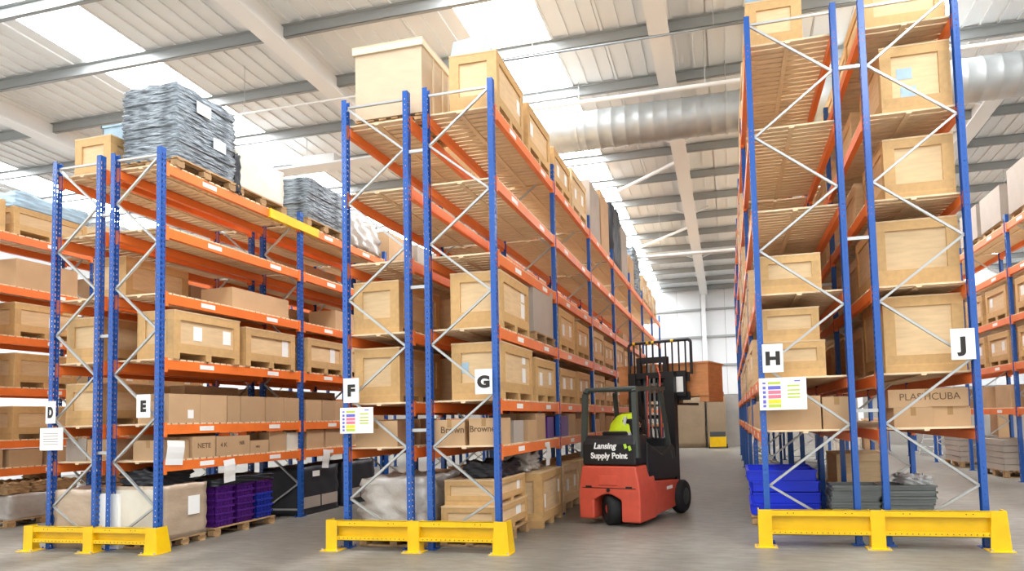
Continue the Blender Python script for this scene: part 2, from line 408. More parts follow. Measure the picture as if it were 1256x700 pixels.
# ---------------------------------------------------------------- rack end guards
def guard(label, x0, x1, yf, h):
    """x0,x1 outer ends; yf = front face y"""
    t = thing('rack_end_guard', label, 'guard rail', ((x0+x1)/2, yf, 0), 0, 'yellow rack end guards')
    w = (x1-x0)/2; zb = h*.34
    for a, b in ((-w+.13, -.075), (.075, w-.13)):
        m = MB(); m.box(a, b, .05, .056, zb, h).box(a, b, 0, .056, h-.006, h).box(a, b, 0, .056, zb, zb+.006).box(a, b, 0, .006, h-.07, h).box(a, b, 0, .006, zb, zb+.055)
        r = part('rail', m, 'yellow', t)
        m = MB(); x = a+.05
        while x < b-.03:
            m.cyl((x, -.001, zb+.028), (x, .003, zb+.028), .007, n=6); x += .06
        for x in (a+.2, a+.27, b-.27, b-.2): m.cyl((x, -.001, h-.035), (x, .003, h-.035), .007, n=6)
        part('bolt_holes', m, 'ink', r)
    for nm, c in (('end_column', -w+.075), ('middle_column', 0), ('end_column', w-.075)):
        hw = .075; m = MB()
        fl = .03 if c > .1 else .0
        m.hexa([(c-hw-fl, -.015, 0), (c+hw+fl, -.015, 0), (c+hw+fl, -.005, 0), (c-hw-fl, -.005, 0), (c-hw, -.008, h+.006), (c+hw, -.008, h+.006), (c+hw, .0, h+.006), (c-hw, .0, h+.006)])
        if c:
            s = 1 if c > 0 else -1; xo = c+s*hw
            m.hexa([(xo+s*fl-.006, -.012, 0), (xo+s*fl+.006, -.012, 0), (xo+s*fl+.006, .2, 0), (xo+s*fl-.006, .2, 0), (xo-.006, -.008, h+.006), (xo+.006, -.008, h+.006), (xo+.006, .16, h+.006), (xo-.006, .16, h+.006)])
        else:
            for s in (-1, 1): m.box(c+s*hw-.005, c+s*hw+.005, -.005, .12, 0, h)
        cobj = part(nm, m, 'yellow', t)
        m = MB(); m.box(c-hw-.055, c+hw+.055, -.075, .13, 0, .01); part('base_plate', m, 'yellow', cobj)
        m = MB()
        for bx_ in (-1, 1): m.cyl((c+bx_*(hw+.03), -.05, .01), (c+bx_*(hw+.03), -.05, .03), .013, n=6)
        part('anchor_bolt', m, 'galv', cobj)
    return t
guard('yellow steel end guard below racks D and E, leftmost', -9.40, -7.22, 6.82, .33)
guard('yellow steel end guard below racks F and G, in the middle', -5.07, -2.64, 7.30, .38)
guard('yellow steel end guard below racks H and J, rightmost', .30, 2.95, 8.05, .44)

# ---------------------------------------------------------------- signs and notices
def sign(letter, x0, x1, z0, z1, y, rack_name, tilt=0, sx=1.15):
    t = thing('letter_sign', 'white square sign with black letter %s on the end post' % letter, 'sign', ((x0+x1)/2, y, z0), tilt, 'rack letter signs')
    w = (x1-x0)/2; h = z1-z0
    part('plate', MB().box(-w, w, -.004, .004, 0, h), 'white', t)
    text('letter', letter, h*.62, 'ink', t, (0, -.006, h*.47), FRONT, .012, .001, sx)
sign('D', -9.27, -9.06, 1.72, 2.03, 6.955, 'D', R_(-8), .8); sign('E', -7.70, -7.48, 1.76, 2.07, 6.955, 'E', R_(0), .9)
sign('F', -4.905, -4.68, 1.88, 2.20, 7.435, 'F'); sign('G', -3.06, -2.835, 1.93, 2.24, 7.435, 'G')
sign('H', .43, .675, 2.10, 2.45, 8.205, 'H'); sign('J', 2.545, 2.80, 2.16, 2.52, 8.205, 'J', 0, 1.2)
def notice(x0, x1, z0, z1, y, label, rows=True):
    t = thing('notice_board', label, 'notice', ((x0+x1)/2, y, z0), 0, 'notices on rack ends')
    w = (x1-x0)/2; h = z1-z0
    part('plate', MB().box(-w, w, -.004, .004, 0, h), 'white', t)
    if rows:
        for k, (c, a, b) in enumerate((('lime', .80, .88), ('violet', .64, .75), ('pink', .50, .61), ('pink', .36, .47), ('lemon', .20, .33), ('lime', .08, .18))):
            part('colour_band', MB().box(-w*.62, -w*.08, -.0055, -.004, h*a, h*b), c, t)
            part('symbol', MB().box(-w*.85, -w*.72, -.0055, -.004, h*(a+.01), h*(b-.01)), 'violet', t)
        for a in (.72, .58, .46, .36): part('text_line', MB().box(w*.2, w*.72, -.0055, -.004, h*a, h*(a+.05)), 'lime', t)
        part('text_line', MB().box(w*.5, w*.75, -.0055, -.004, h*.87, h*.91), 'violet', t)
    else:
        for k in range(5): part('text_line', MB().box(-w*.7, w*.6, -.0055, -.004, h*(.25+.12*k), h*(.28+.12*k)), 'cartongrey', t)
notice(-4.955, -4.475, 1.48, 1.815, 7.433, 'white notice with coloured bands under the F sign')
notice(.375, .93, 1.635, 2.03, 8.203, 'white notice with coloured bands under the H sign')
notice(-9.34, -8.94, 1.35, 1.66, 6.953, 'plain white notice under the D sign', False)
def sheet(loc, h, wd, label, tilt=0, axis='x'):
    x, y, z = loc; w = wd/2
    m = MB()
    n = 4
    for k in range(n):
        za, zb = -h*k/n, -h*(k+1)/n; o1, o2 = .01*math.sin(k*1.3), .01*math.sin((k+1)*1.3)
        m.hexa([(o2, -w, zb), (o2+.002, -w, zb), (o2+.002, w, zb), (o2, w, zb), (o1, -w, za), (o1+.002, -w, za), (o1+.002, w, za), (o1, w, za)])
    o = ob('paper_sheet', m.mesh('paper_sheet', 'paper'), None, loc, 0, (tilt, 0, 0))
    tag(o, label, 'paper', 'paper sheets hung on the racks')
sheet((-7.36, 7.25, 1.44), .33, .28, 'white paper sheet hung beside the E post above the wrapped carton load', R_(-4))
sheet((-7.36, 8.2, 1.12), .34, .22, 'white paper sheet hanging over the black-topped purple boxes', R_(5))
sheet((-7.36, 10.6, 1.14), .34, .2, 'white paper sheet hanging from the lowest beam near post F', R_(-5))
sheet((-2.765, 9.62, 1.2), .32, .2, 'white paper sheet hanging from the lowest beam of rack G', R_(0))
sheet((.36, 10.7, 1.3), .2, .3, 'white paper sheet hanging at the lowest beam of rack H', R_(20))

# ---------------------------------------------------------------- loads
def label_for(R, lev, desc):
    c = RACK[R]['cnt']; c[lev] = c.get(lev, 0)+1; o = ORD[c[lev]-1]
    rn = 'rack '+R if len(R) == 1 else R+' rack'
    pl = ('on floor under '+rn) if lev == 0 else ('on %s of %s' % (LV[lev], rn))
    return '%s %s, %s from near end' % (desc, pl, o)
def base_z(R, lev): return RACK[R]['lv'][lev]+.022
def place(R, lev, y0, L, W, off):
    """centre x,y for a load whose aisle face overhangs by off"""
    r = RACK[R]
    cx = r['xr']+off-W/2 if r['outer'] > 0 else r['xl']-off+W/2
    return cx, y0+L/2
def crate_parts(m, W, L, H, feet=.09):
    """list of (name, MB, material) in local coords"""
    b = []; t = .022; bw = min(.11, H*.17); hx, hy = W/2, L/2; z0 = feet+.02; z1 = H-.02
    b.append(('body', MB().box(-hx+t, hx-t, -hy+t, hy-t, z0, z1), 'ply'))
    b.append(('lid', MB().box(-hx-.004, hx+.004, -hy-.004, hy+.004, z1, H), 'ply'))
    b.append(('base_board', MB().box(-hx, hx, -hy, hy, feet, z0), 'batten'))
    for s in (-1, 1):
        y0, y1 = sorted((s*hy, s*(hy-t)))
        for za, zb in ((z0, z0+bw), (z1-bw, z1)): b.append(('batten', MB().box(-hx+t, hx-t, y0, y1, za, zb), 'batten'))
        for xa in (-hx+t, hx-t-bw): b.append(('batten', MB().box(xa, xa+bw, y0, y1, z0+bw, z1-bw), 'batten'))
        x0, x1 = sorted((s*hx, s*(hx-t)))
        for za, zb in ((z0, z0+bw), (z1-bw, z1)): b.append(('batten', MB().box(x0, x1, -hy, hy, za, zb), 'batten'))
        for ya in (-hy, hy-bw): b.append(('batten', MB().box(x0, x1, ya, ya+bw, z0+bw, z1-bw), 'batten'))
    for yy in (-hy, -.05, hy-.1): b.append(('runner', MB().box(-hx, hx, yy, yy+.1, 0, feet), 'batten'))
    return b
def crate(R, lev, y0, L, H, W=None, off=.05, det=True, labels=((.3, .45), (.75, .5)), desc=None, mt=None, feet=.09, rz=None, z=None, front_labels=()):
    r = RACK[R]; W = W or (r['xr']-r['xl'])*.85
    cx, cy = place(R, lev, y0, L, W, off); zz = base_z(R, lev) if z is None else z
    rz = random.uniform(-.015, .015) if rz is None else rz
    desc = desc or ('framed plywood crate' if det else 'plywood crate')
    ps = crate_parts(None, W, L, H, feet); s = r['outer']
    if det:
        t = thing('wooden_crate', label_for(R, lev, desc), 'crate', (cx, cy, zz), rz, 'wooden crates on the racks')
        for n, mb, m in ps: part(n, mb, mt or m, t)
    else:
        mb = MB()
        for n, q, m in ps:
            k = len(mb.v); mb.v += q.v; mb.f += [tuple(i+k for i in f) for f in q.f]
        t = ob('wooden_crate', mb.mesh('wooden_crate', mt or 'ply'), None, (cx, cy, zz), rz)
        tag(t, label_for(R, lev, desc), 'crate', 'wooden crates on the racks')
    for (u, v) in labels:
        x0, x1 = sorted((s*(W/2-.021), s*(W/2-.018))); yy = -L/2+u*L; q = feet+v*(H-feet)
        part('paper_label', MB().box(x0, x1, yy-.075, yy+.075, q-.1, q+.1), 'paper', t)
    for (u, v) in front_labels:
        xx = -W/2+u*W; q = feet+v*(H-feet)
        part('paper_label', MB().box(xx-.09, xx+.09, -L/2+.018, -L/2+.021, q-.07, q+.07), 'bluesheet', t)
    return t
def carton(R, lev, y0, L, H, W=None, off=.02, m='carton', z=None, det=True, desc=None, rz=None, x=None, txt=None, lab=None):
    r = RACK[R]; W = W or (r['xr']-r['xl'])*.7
    cx, cy = place(R, lev, y0, L, W, off)
    if x is not None: cx = x
    zz = base_z(R, lev) if z is None else z
    rz = random.uniform(-.03, .03) if rz is None else rz
    desc = desc or 'brown cardboard carton'
    t = thing('cardboard_carton', lab or label_for(R, lev, desc), 'carton', (cx, cy, zz), rz, 'cartons on the racks')
    hx, hy = W/2, L/2; b = MB(); b.box(-hx, hx, -hy, hy, 0, H-.006); part('box', b, m, t)
    # top flaps meet along a centre seam
    part('flap', MB().box(-hx, -.002, -hy, hy, H-.006, H), m, t); part('flap', MB().box(.002, hx, -hy, hy, H-.006, H), m, t)
    if det:
        tp = MB().box(-.03, .03, -hy-.002, hy+.002, H, H+.0015).box(-.03, .03, -hy-.002, -hy, H-.1, H).box(-.03, .03, hy, hy+.002, H-.1, H)
        part('tape', tp, 'tape', t)
    if txt:
        for (s_, size, face, u, v, wt) in txt:
            if face == 'front': text('printed_text', s_, size, 'print', t, (-hx+u*W, -hy-.002, v*H), FRONT, wt, .0005)
            else: text('printed_text', s_, size, 'print', t, (hx+.002, -hy+u*L, v*H), SIDE, wt, .0005)
    return t
def pallet(loc, W, L, label, rz=0, h=.14, m='palletwood', det=True):
    """decks boards along Y, forks enter from X"""
    t = thing('wooden_pallet', label, 'pallet', loc, rz, 'wooden pallets')
    hx, hy = W/2, L/2; bt = .02
    n = 6; p = (W-.1)/(n-1)
    bd = MB().box(-.05, .05, -hy, hy, h-bt, h).mesh('deck_board', m)
    for k in range(n): ob('deck_board', bd, t, (-hx+.05+k*p, 0, 0))
    bl = MB().box(-.05, .05, -.07, .07, bt, h-2*bt).mesh('block', m)
    cb = MB().box(-hx, hx, -.05, .05, h-2*bt, h-bt).mesh('cross_board', m)
    lb = MB().box(-hx, hx, -.05, .05, 0, bt).mesh('bottom_board', m)
    for yy in (-hy+.07, 0, hy-.07):
        ob('cross_board', cb, t, (0, yy, 0)); ob('bottom_board', lb, t, (0, yy, 0))
        for xx in (-hx+.06, 0, hx-.06): ob('block', bl, t, (xx, yy, 0))
    return t
def blob_box(W, L, H, seed, amp=.02, nx=8, ny=10, nz=10, taper=.0):
    """box with a wrinkled wrapped surface"""
    rnd = random.Random(seed); bm_ = bmesh.new()
    bmesh.ops.create_cube(bm_, size=1)
    bmesh.ops.subdivide_edges(bm_, edges=bm_.edges[:], cuts=9, use_grid_fill=True)
    ph = [rnd.uniform(0, 6) for _ in range(6)]
    for v in bm_.verts:
        x, y, z = v.co
        k = amp*(math.sin(z*38+ph[0]+math.sin(x*9+y*7+ph[1])*1.6)*.5+math.sin((x+y)*17+z*11+ph[2])*.5+rnd.uniform(-.5, .5))
        tp = 1-taper*max(0, z)
        n = Vector((x if abs(x) > .49 else 0, y if abs(y) > .49 else 0, z if z > .49 else 0))
        v.co = Vector((x*W*tp, y*L*tp, (z+.5)*H))+n*2*k
    me = bpy.data.meshes.new('wrapped'); bm_.to_mesh(me); bm_.free()
    return me
def wrapped(name, label, cat, loc, W, L, H, m, seed, amp=.02, parts=(), taper=0, rz=0, smooth=True):
    t = thing(name, label, cat, loc, rz, 'wrapped loads')
    me = blob_box(W, L, H, seed, amp, taper=taper); me.name = 'wrapping'; me.materials.append(MATS[m])
    me.polygons.foreach_set('use_smooth', [smooth]*len(me.polygons))
    ob('wrapping', me, t)
    return t
def side_label(t, x, y, z, w, h, s=1):
    x0, x1 = sorted((x, x+s*.004)); part('paper_label', MB().box(x0, x1, y-w/2, y+w/2, z-h/2, z+h/2), 'paper', t)

# ======== rack G
crate('G', 6, 7.66, 1.16, .80, .66, 0.02, labels=((.85, .55),))
t = tag(ob('plastic_sheet', MB().hexa([(-.27, -.3, 0), (.27, -.3, 0), (.27, .3, 0), (-.27, .3, 0), (-.24, -.27, .22), (.2, -.27, .25), (.2, .27, .23), (-.25, .27, .2)]).mesh('plastic_sheet', 'bluesheet'), None, (-3.16, 7.98, 6.453)), 'pale blue plastic bag lying on the first crate on top of rack G', 'bag')
crate('G', 6, 9.0, 1.2, .74, .72, .03, labels=((.2, .5),)); crate('G', 6, 10.45, 1.2, .66, .72, .03); crate('G', 6, 11.8, 1.25, .8, .72, .03, det=False)
carton('G', 6, 13.4, 1.15, 1.15, .75, .03, m='cartongrey', desc='tall grey-brown carton'); carton('G', 6, 14.6, 1.15, 1.35, .75, .03, desc='tall brown carton')
def at(R, lev, y0, L, W, off=.03): cx, cy = place(R, lev, y0, L, W, off); return (cx, cy, base_z(R, lev))
wrapped('wrapped_stack', label_for('G', 6, 'black plastic-wrapped stack'), 'wrapped load', at('G', 6, 16.32, 1.1, .8), .8, 1.1, 1.6, 'darkstuff', 5, .03)
carton('G', 6, 17.6, 1.15, 1.4, .75, .03, m='cartongrey', desc='tall carton'); carton('G', 6, 19.2, .95, .9, .7)
wrapped('wrapped_stack', label_for('G', 6, 'grey plastic-wrapped stack'), 'wrapped load', at('G', 6, 20.3, 1.2, .8), .8, 1.2, 1.5, 'wrapblack', 6, .04, taper=.3)
crate('G', 6, 22.15, 1.2, .9, det=False); crate('G', 6, 23.6, 1.2, .8, det=False); crate('G', 6, 25.1, 1.2, .7, det=False)
for (y, L, H) in ((17.4, 1.1, .18), (20.4, 1.3, .16)): carton('G', 4, y, L, H, det=False, desc='flat brown carton')
crate('G', 3, 7.68, 1.2, .74, .70, .02, labels=((.8, .75), (.8, .4)), front_labels=())
carton('G', 3, 9.08, 1.05, .76, .74, .03, m='cartongrey', z=base_z('G', 3)+.12, desc='grey carton on a pallet')
pallet((-3.15, 9.6, base_z('G', 3)), .8, 1.15, 'small wooden pallet under the grey carton on third shelf of rack G', h=.12)
for i, (y, H) in enumerate(((10.55, .72), (11.85, .66), (13.42, .7), (14.7, .62), (16.3, .7), (17.6, .66), (19.2, .7), (20.5, .64), (22.1, .7), (23.4, .66), (25.0, .7))):
    crate('G', 3, y, 1.15, H, .76, .03, det=i < 2)
crate('G', 2, 7.68, 1.32, .74, .70, .02, labels=((.72, .8), (.72, .4)), front_labels=((.2, .5),))
crate('G', 2, 9.12, 1.1, .66, .76, .03)
for i, (y, H) in enumerate(((10.55, .6), (11.85, .62), (13.42, .66), (14.7, .6), (16.3, .62), (17.6, .66), (19.2, .6), (20.5, .64), (22.1, .6), (23.4, .66))):
    crate('G', 2, y, 1.12, H, .76, .03, det=i < 2, feet=.12)
carton('G', 1, 7.6, .5, .33, .42, -.48, desc='carton printed Brown', txt=(('Brown', .12, 'front', .6, .6, .002),))
carton('G', 1, 7.58, .42, .34, .40, .0, desc='carton printed Brown at the post', txt=(('Browne', .11, 'front', .45, .6, .002),))
carton('G', 1, 8.15, .4, .3, .5, .0, m='cartongrey', desc='scuffed open carton'); carton('G', 1, 8.65, .42, .3, .5, .04)
carton('G', 1, 9.15, .5, .4, .55, .0); carton('G', 1, 9.75, .4, .34, .5, .0, m='purple', desc='purple box')
for i, y in enumerate((10.55, 11.1, 11.7, 12.3, 13.4, 14.0, 14.7, 15.3, 16.3, 17.0, 17.7)):
    carton('G', 1, y, .5, random.uniform(.24, .42), .55, m='purple' if i == 0 else 'carton', desc='purple box' if i == 0 else None, det=False)
pallet((-3.28, 8.3, 0), .82, 1.25, 'wooden pallet under the slatted crate at the foot of rack G', h=.15)
# slatted crate on the floor
t = thing('wooden_crate', 'low slatted wooden crate on a pallet under rack G', 'crate', (-3.28, 8.3, .15), 0, 'wooden crates on the racks')
for n, mb, m in crate_parts(None, .78, 1.2, .36, .06): part(n, mb, m, t)
side_label(t, .37, .25, .22, .2, .14)
t2 = thing('wooden_crate', 'pale upper crate stacked on the low slatted crate under rack G', 'crate', (-3.28, 8.32, .51), 0, 'wooden crates on the racks')
for n, mb, m in crate_parts(None, .74, 1.1, .33, .05): part(n, mb, m, t2)
side_label(t2, .35, .3, .2, .12, .18)
RACK['G']['cnt'][0] = 1
crate('G', 0, 9.05, 1.15, .82, .78, .1, labels=((.15, .4), (.9, .6)))
for y in (10.6, 11.9, 13.4, 14.7, 16.3, 17.7): crate('G', 0, y, 1.15, .8, .78, .03, det=False, feet=.14)
wrapped('wrapped_bundle', 'dark wrapped bundle lying on the crates under rack G', 'wrapped load', (-3.2, 8.35, .84), .5, .8, .2, 'darkstuff', 31, .04)
wrapped('wrapped_bundle', 'grey wrapped bundle beside the dark one under rack G', 'wrapped load', (-3.15, 9.3, .84), .5, .5, .25, 'wrapgrey', 32, .04)

# ======== rack F
t = thing('big_plywood_box', 'very large pale plywood box on top of rack F', 'crate', (-4.36, 8.13, base_z('F', 6)+.1), 0)
part('panel_box', MB().box(-.5, .5, -.44, .44, .02, 1.02), 'paleboard', t)
part('lid', MB().box(-.53, .53, -.47, .47, 1.02, 1.05), 'paleboard', t)
for s in (-1, 1):
    part('lid_rim', MB().box(-.53, .53, *sorted((s*.47, s*.44)), .94, 1.02), 'paleedge', t)
    part('lid_rim', MB().box(*sorted((s*.53, s*.5)), -.44, .44, .94, 1.02), 'paleedge', t)
for (x, y) in ((.5, -.1), (.5, .2), (.5, .4)): part('batten', MB().box(.5, .512, y-.02, y+.02, .02, .94), 'paleedge', t)
pallet((-4.36, 8.13, base_z('F', 6)), 1.0, .9, 'wooden pallet under the very large plywood box on rack F', h=.1)
crate('F', 6, 9.1, 1.2, .9, det=False); crate('F', 6, 10.6, 1.2, .9, det=False); crate('F', 6, 12, 1.2, .8, det=False)
for lev, H in ((3, .72), (2, .74)):
    crate('F', lev, 7.68, 1.2, H, .68, 0.0, labels=())
    crate('F', lev, 9.1, 1.15, .7, .8, 0, det=False); crate('F', lev, 10.6, 1.15, .7, .8, 0, det=False); crate('F', lev, 11.9, 1.15, .7, .8, 0, det=False)
    for y in (13.4, 14.8): crate('F', lev, y, 1.15, .7, .8, 0, det=False)
carton('F', 1, 7.62, .45, .34, .62, -.05, m='carton'); carton('F', 1, 8.2, .5, .36, .7, 0); carton('F', 1, 8.8, .5, .3, .7, 0)
pallet((-4.3, 8.2, 0), 1.0, 1.2, 'wooden pallet under the clear-wrapped load of rack F', h=.14)
t = wrapped('wrapped_pallet_load', 'bulging clear plastic wrapped load on floor under rack F', 'wrapped load', (-4.3, 8.2, .14), .98, 1.15, .72, 'wrapgrey', 8, .05, taper=.12)
for y in (9.0, 10.6): crate('F', 0, y, 1.15, .8, .8, 0, det=False)

# ======== racks D and E
def stack(R, lev, y0, L, W, layers, lh, m, name, lab, off, jit=.02, pal=True, x=None, topdesc=''):
    cx, cy, z = at(R, lev, y0, L, W, off)
    if x is not None: cx = x
    if pal:
        pallet((cx, cy, z), W, L, 'pallet under the '+lab.replace(' of layers', ''), h=.14); z += .14
    t = thing('wrapped_stack', lab, 'wrapped load', (cx, cy, z), 0, 'wrapped loads')
    rnd = random.Random(int(y0*100)); za = 0
    for k in range(layers):
        me = blob_box(W*.96+rnd.uniform(-jit, jit), L*.96+rnd.uniform(-jit, jit), lh*1.06, k+int(y0*10), .012); me.name = 'wrapped_layer'; me.materials.append(MATS[m])
        me.polygons.foreach_set('use_smooth', [True]*len(me.polygons))
        ob('wrapped_layer', me, t, (rnd.uniform(-jit, jit), rnd.uniform(-jit, jit), za), rnd.uniform(-.03, .03)); za += lh
    return t
t = stack('E', 6, 7.22, 1.1, .98, 9, .118, 'wrapblack', 's', 'tall black wrapped stack on top of rack E, nearest', .06, .02)
side_label(t, .5, -.1, .86, .26, .17); side_label(t, .5, .2, .45, .24, .17)
pallet((-7.82, 8.95, base_z('E', 6)), .9, 1.15, 'wooden pallet under the cream covered load on rack E', h=.14)
t = wrapped('covered_load', 'cream covered tall load on top of rack E behind the black stack', 'wrapped load', (-7.85, 8.95, base_z('E', 6)+.14), .85, 1.1, .62, 'creamwrap', 14, .008)
t = stack('E', 6, 10.05, 1.15, .95, 8, .095, 'wrapblack', 's', 'grey wrapped stack of layers on top of rack E near post F', .06, .02)
wrapped('wrapped_stack', 'loose grey sheet-covered load after the layered stack on rack E', 'wrapped load', at('E', 6, 11.5, 1.1, .9), .9, 1.1, .7, 'wrapgrey', 15, .04, taper=.2)
wrapped('dark_bag', 'narrow dark bagged bundle between black stack and cream load on rack E', 'wrapped load', (-7.62, 8.37, base_z('E', 6)), .5, .12, .62, 'darkstuff', 16, .02)
RACK['E']['cnt'][6] = 5
for i, (y, H, mt) in enumerate(((13.0, .7, 'carton'), (14.4, .75, 'cartongrey'), (15.9, .7, 'carton'), (17.4, .8, 'carton'), (18.9, .7, 'carton'))): carton('E', 6, y, 1.15, H, .7, m=mt, det=False)
crate('E', 3, 7.2, 1.2, .68, .62, .06, labels=((.35, .5), (.8, .5)))
crate('E', 3, 8.55, 1.15, .62, .62, .06, labels=((.8, .75), (.8, .4)))
crate('E', 3, 10.05, 1.1, .62, .62, .06, labels=((.7, .75), (.7, .4)))
for y in (11.35, 12.9, 14.3, 15.8, 17.2): crate('E', 3, y, 1.15, .62, .62, .06, det=False)
for (y, L, H) in ((8.5, 1.3, .36), (11.2, 1.1, .42), (12.95, 1.2, .4), (14.4, 1.2, .5)): carton('E', 4, y, L, H, .6, -.15, det=False)
for (y, L, H) in ((13.0, 1.2, .5), (14.5, 1.2, .6)): carton('E', 5, y, L, H, .6, -.15, det=False)
y = 7.14
for i, L in enumerate((.55, .5, .27, .55, .45, .4)):
    c = carton('E', 2, y, L-.012, .40, .5, .03, desc='plain brown carton')
    if i == 0: side_label(c, .25, .1, .12, .1, .12)
    y += L
for i, L in enumerate((.45, .42, .6, .6, .6)): carton('E', 2, 10.05+sum((.45, .42, .6, .6, .6)[:i]), L-.012, .38, .5, .03, det=False)
carton('E', 1, 7.12, .42, .27, .5, -.02)
carton('E', 1, 7.56, .40, .30, .5, .03, desc='carton printed NETE', txt=(('NETE', .1, 'side', .5, .55, .002),))
carton('E', 1, 7.98, .68, .29, .5, .03, desc='carton printed 4K and NR', txt=(('4 K', .09, 'side', .2, .55, .002), ('NR', .08, 'side', .75, .6, .002)))
carton('E', 1, 8.68, .4, .2, .5, .03, txt=(('NKS', .05, 'side', .4, .5, .001),), desc='low carton with small print')
carton('E', 1, 9.15, .4, .32, .45, .0); carton('E', 1, 9.57, .29, .3, .45, .0, m='creamwrap', desc='white bundle of papers')
for (yy, L) in ((10.1, .5), (10.65, .55), (11.3, .6), (12.0, .6)): carton('E', 1, yy, L, .34, .5, 0)
for nm, xx, yy, W, L, H, mm, lab in (('wrapped_pallet_load', -7.82, 7.46, .85, .72, .72, 'wrapclear', 'brown wrapped carton load on floor under rack E beside the post'),):
    pallet((xx, yy, 0), W, L, 'wooden pallet under the brown wrapped carton load of rack E', h=.11)
    t = wrapped(nm, lab, 'wrapped load', (xx, yy, .11), W, L, H, mm, 21, .01); side_label(t, W/2+.012, .12, .42, .2, .26); part('white_cover', MB().box(-.38, .4, -L/2-.016, -L/2-.011, .02, .68), 'creamwrap', t)
def bin_mesh(W, L, H, m):
    b = MB(); t = .012; hx, hy = W/2, L/2
    b.box(-hx+.02, hx-.02, -hy+.02, hy-.02, 0, .01)
    b.box(-hx+.02, hx-.02, -hy+.02, -hy+.02+t, 0, H).box(-hx+.02, hx-.02, hy-.02-t, hy-.02, 0, H)
    b.box(-hx+.02, -hx+.02+t, -hy+.02, hy-.02, 0, H).box(hx-.02-t, hx-.02, -hy+.02, hy-.02, 0, H)
    for (a0, a1, b0, b1) in ((-hx, hx, -hy, -hy+.022), (-hx, hx, hy-.022, hy), (-hx, -hx+.022, -hy, hy), (hx-.022, hx, -hy, hy)): b.box(a0, a1, b0, b1, H-.03, H)
    for k in range(5):
        yy = -hy+.06+k*(L-.12)/4; b.box(-hx+.008, -hx+.022, yy-.006, yy+.006, 0, H-.03).box(hx-.022, hx-.008, yy-.006, yy+.006, 0, H-.03)
    return b.mesh('plastic_bin', m)
pallet((-7.83, 8.62, 0), .85, 1.3, 'wooden pallet under the purple plastic boxes of rack E', h=.13)
bp, bn = bin_mesh(.82, .40, .1, 'purple'), bin_mesh(.82, .40, .1, 'navy')
RN = ['bottom', 'second', 'third', 'fourth', 'fifth', 'sixth', 'seventh']
for k in range(6):
    for j, cn in enumerate(('nearest', 'middle', 'farthest')):
        mm = bn if (j == 2 and k < 4) else bp
        o = ob('plastic_box', mm, None, (-7.83+random.uniform(-.006, .006), 8.2+j*.42, .132+k*.1))
        tag(o, '%s flat plastic box, %s layer of %s column under rack E' % ('blue' if mm is bn else 'purple', RN[k], cn), 'plastic box', 'purple boxes stacked under rack E')
wrapped('black_cover', 'crumpled black plastic film over the purple boxes under rack E', 'plastic film', (-7.83, 8.6, .735), .84, 1.24, .1, 'darkstuff', 41, .02)
for k, (yy, lab) in enumerate(((10.5, 'dark boxed load with white label on floor under rack E'), (11.8, 'second dark boxed load on floor under rack E'))):
    t = wrapped('dark_load', lab, 'wrapped load', (-7.83, yy, 0), .82, 1.1, .85, 'darkstuff', 50+k, .01)
    part('lower_panel', MB().box(.42, .425, -.5, -.02, .12, .32), 'cartongrey', t); part('lower_panel', MB().box(.42, .425, .02, .5, .12, .32), 'cartongrey', t)
    if k == 0: side_label(t, .425, -.15, .72, .2, .1)
wrapped('dark_bundle', 'black bagged bundle lying above the wrapped cartons under rack E', 'wrapped load', (-7.9, 7.48, .835), .6, .6, .2, 'darkstuff', 43, .04)
# rack D end
crate('D', 6, 7.25, 1.1, .62, .66, -.02, labels=()); 
t = tag(ob('plastic_tote', bin_mesh(.44, .5, .26, 'bluesheet'), None, (-8.75, 7.7, base_z('D', 6)+.62)), 'pale blue plastic tote on the framed crate on top of rack D', 'tote')
crate('D', 4, 7.5, 1.1, .7, .6, -.1, labels=(), det=True, desc='plain plywood crate')
crate('D', 3, 7.2, 1.15, .66, .62, 0, labels=()); crate('D', 2, 7.2, 1.15, .6, .62, 0, labels=())
carton('D', 1, 7.2, .4, .32, .35, -.02, m='cartongrey'); carton('D', 1, 7.2, .42, .3, .35, -.4); RACK['D']['cnt'][1] = 2
wrapped('wrapped_pallet_load', 'beige wrapped carton load on floor under rack D', 'wrapped load', (-8.8, 7.5, .0), .72, .95, .8, 'wrapclear', 61, .008)
t = tag(ob('white_carton', MB().box(-.24, .24, -.3, .3, 0, .74).mesh('white_carton', 'white'), None, (-8.32, 7.35, 0)), 'plain white box on floor between racks D and E', 'box')
bevel(t, .006)
for lev in (3, 2):
    for y in (8.6, 10.1, 11.5): crate('D', lev, y, 1.15, .62, .65, 0, det=False)
for y in (8.7, 10.4, 11.6, 13.3): carton('D', 4, y, 1.15, .5, .65, 0, det=False)
carton('D', 5, 10.2, 1.1, .5, .65, 0, det=False); carton('D', 5, 11.6, 1.1, .6, .65, 0, det=False)
carton('D', 1, 8.2, 1.1, .34, .6, 0, det=False)
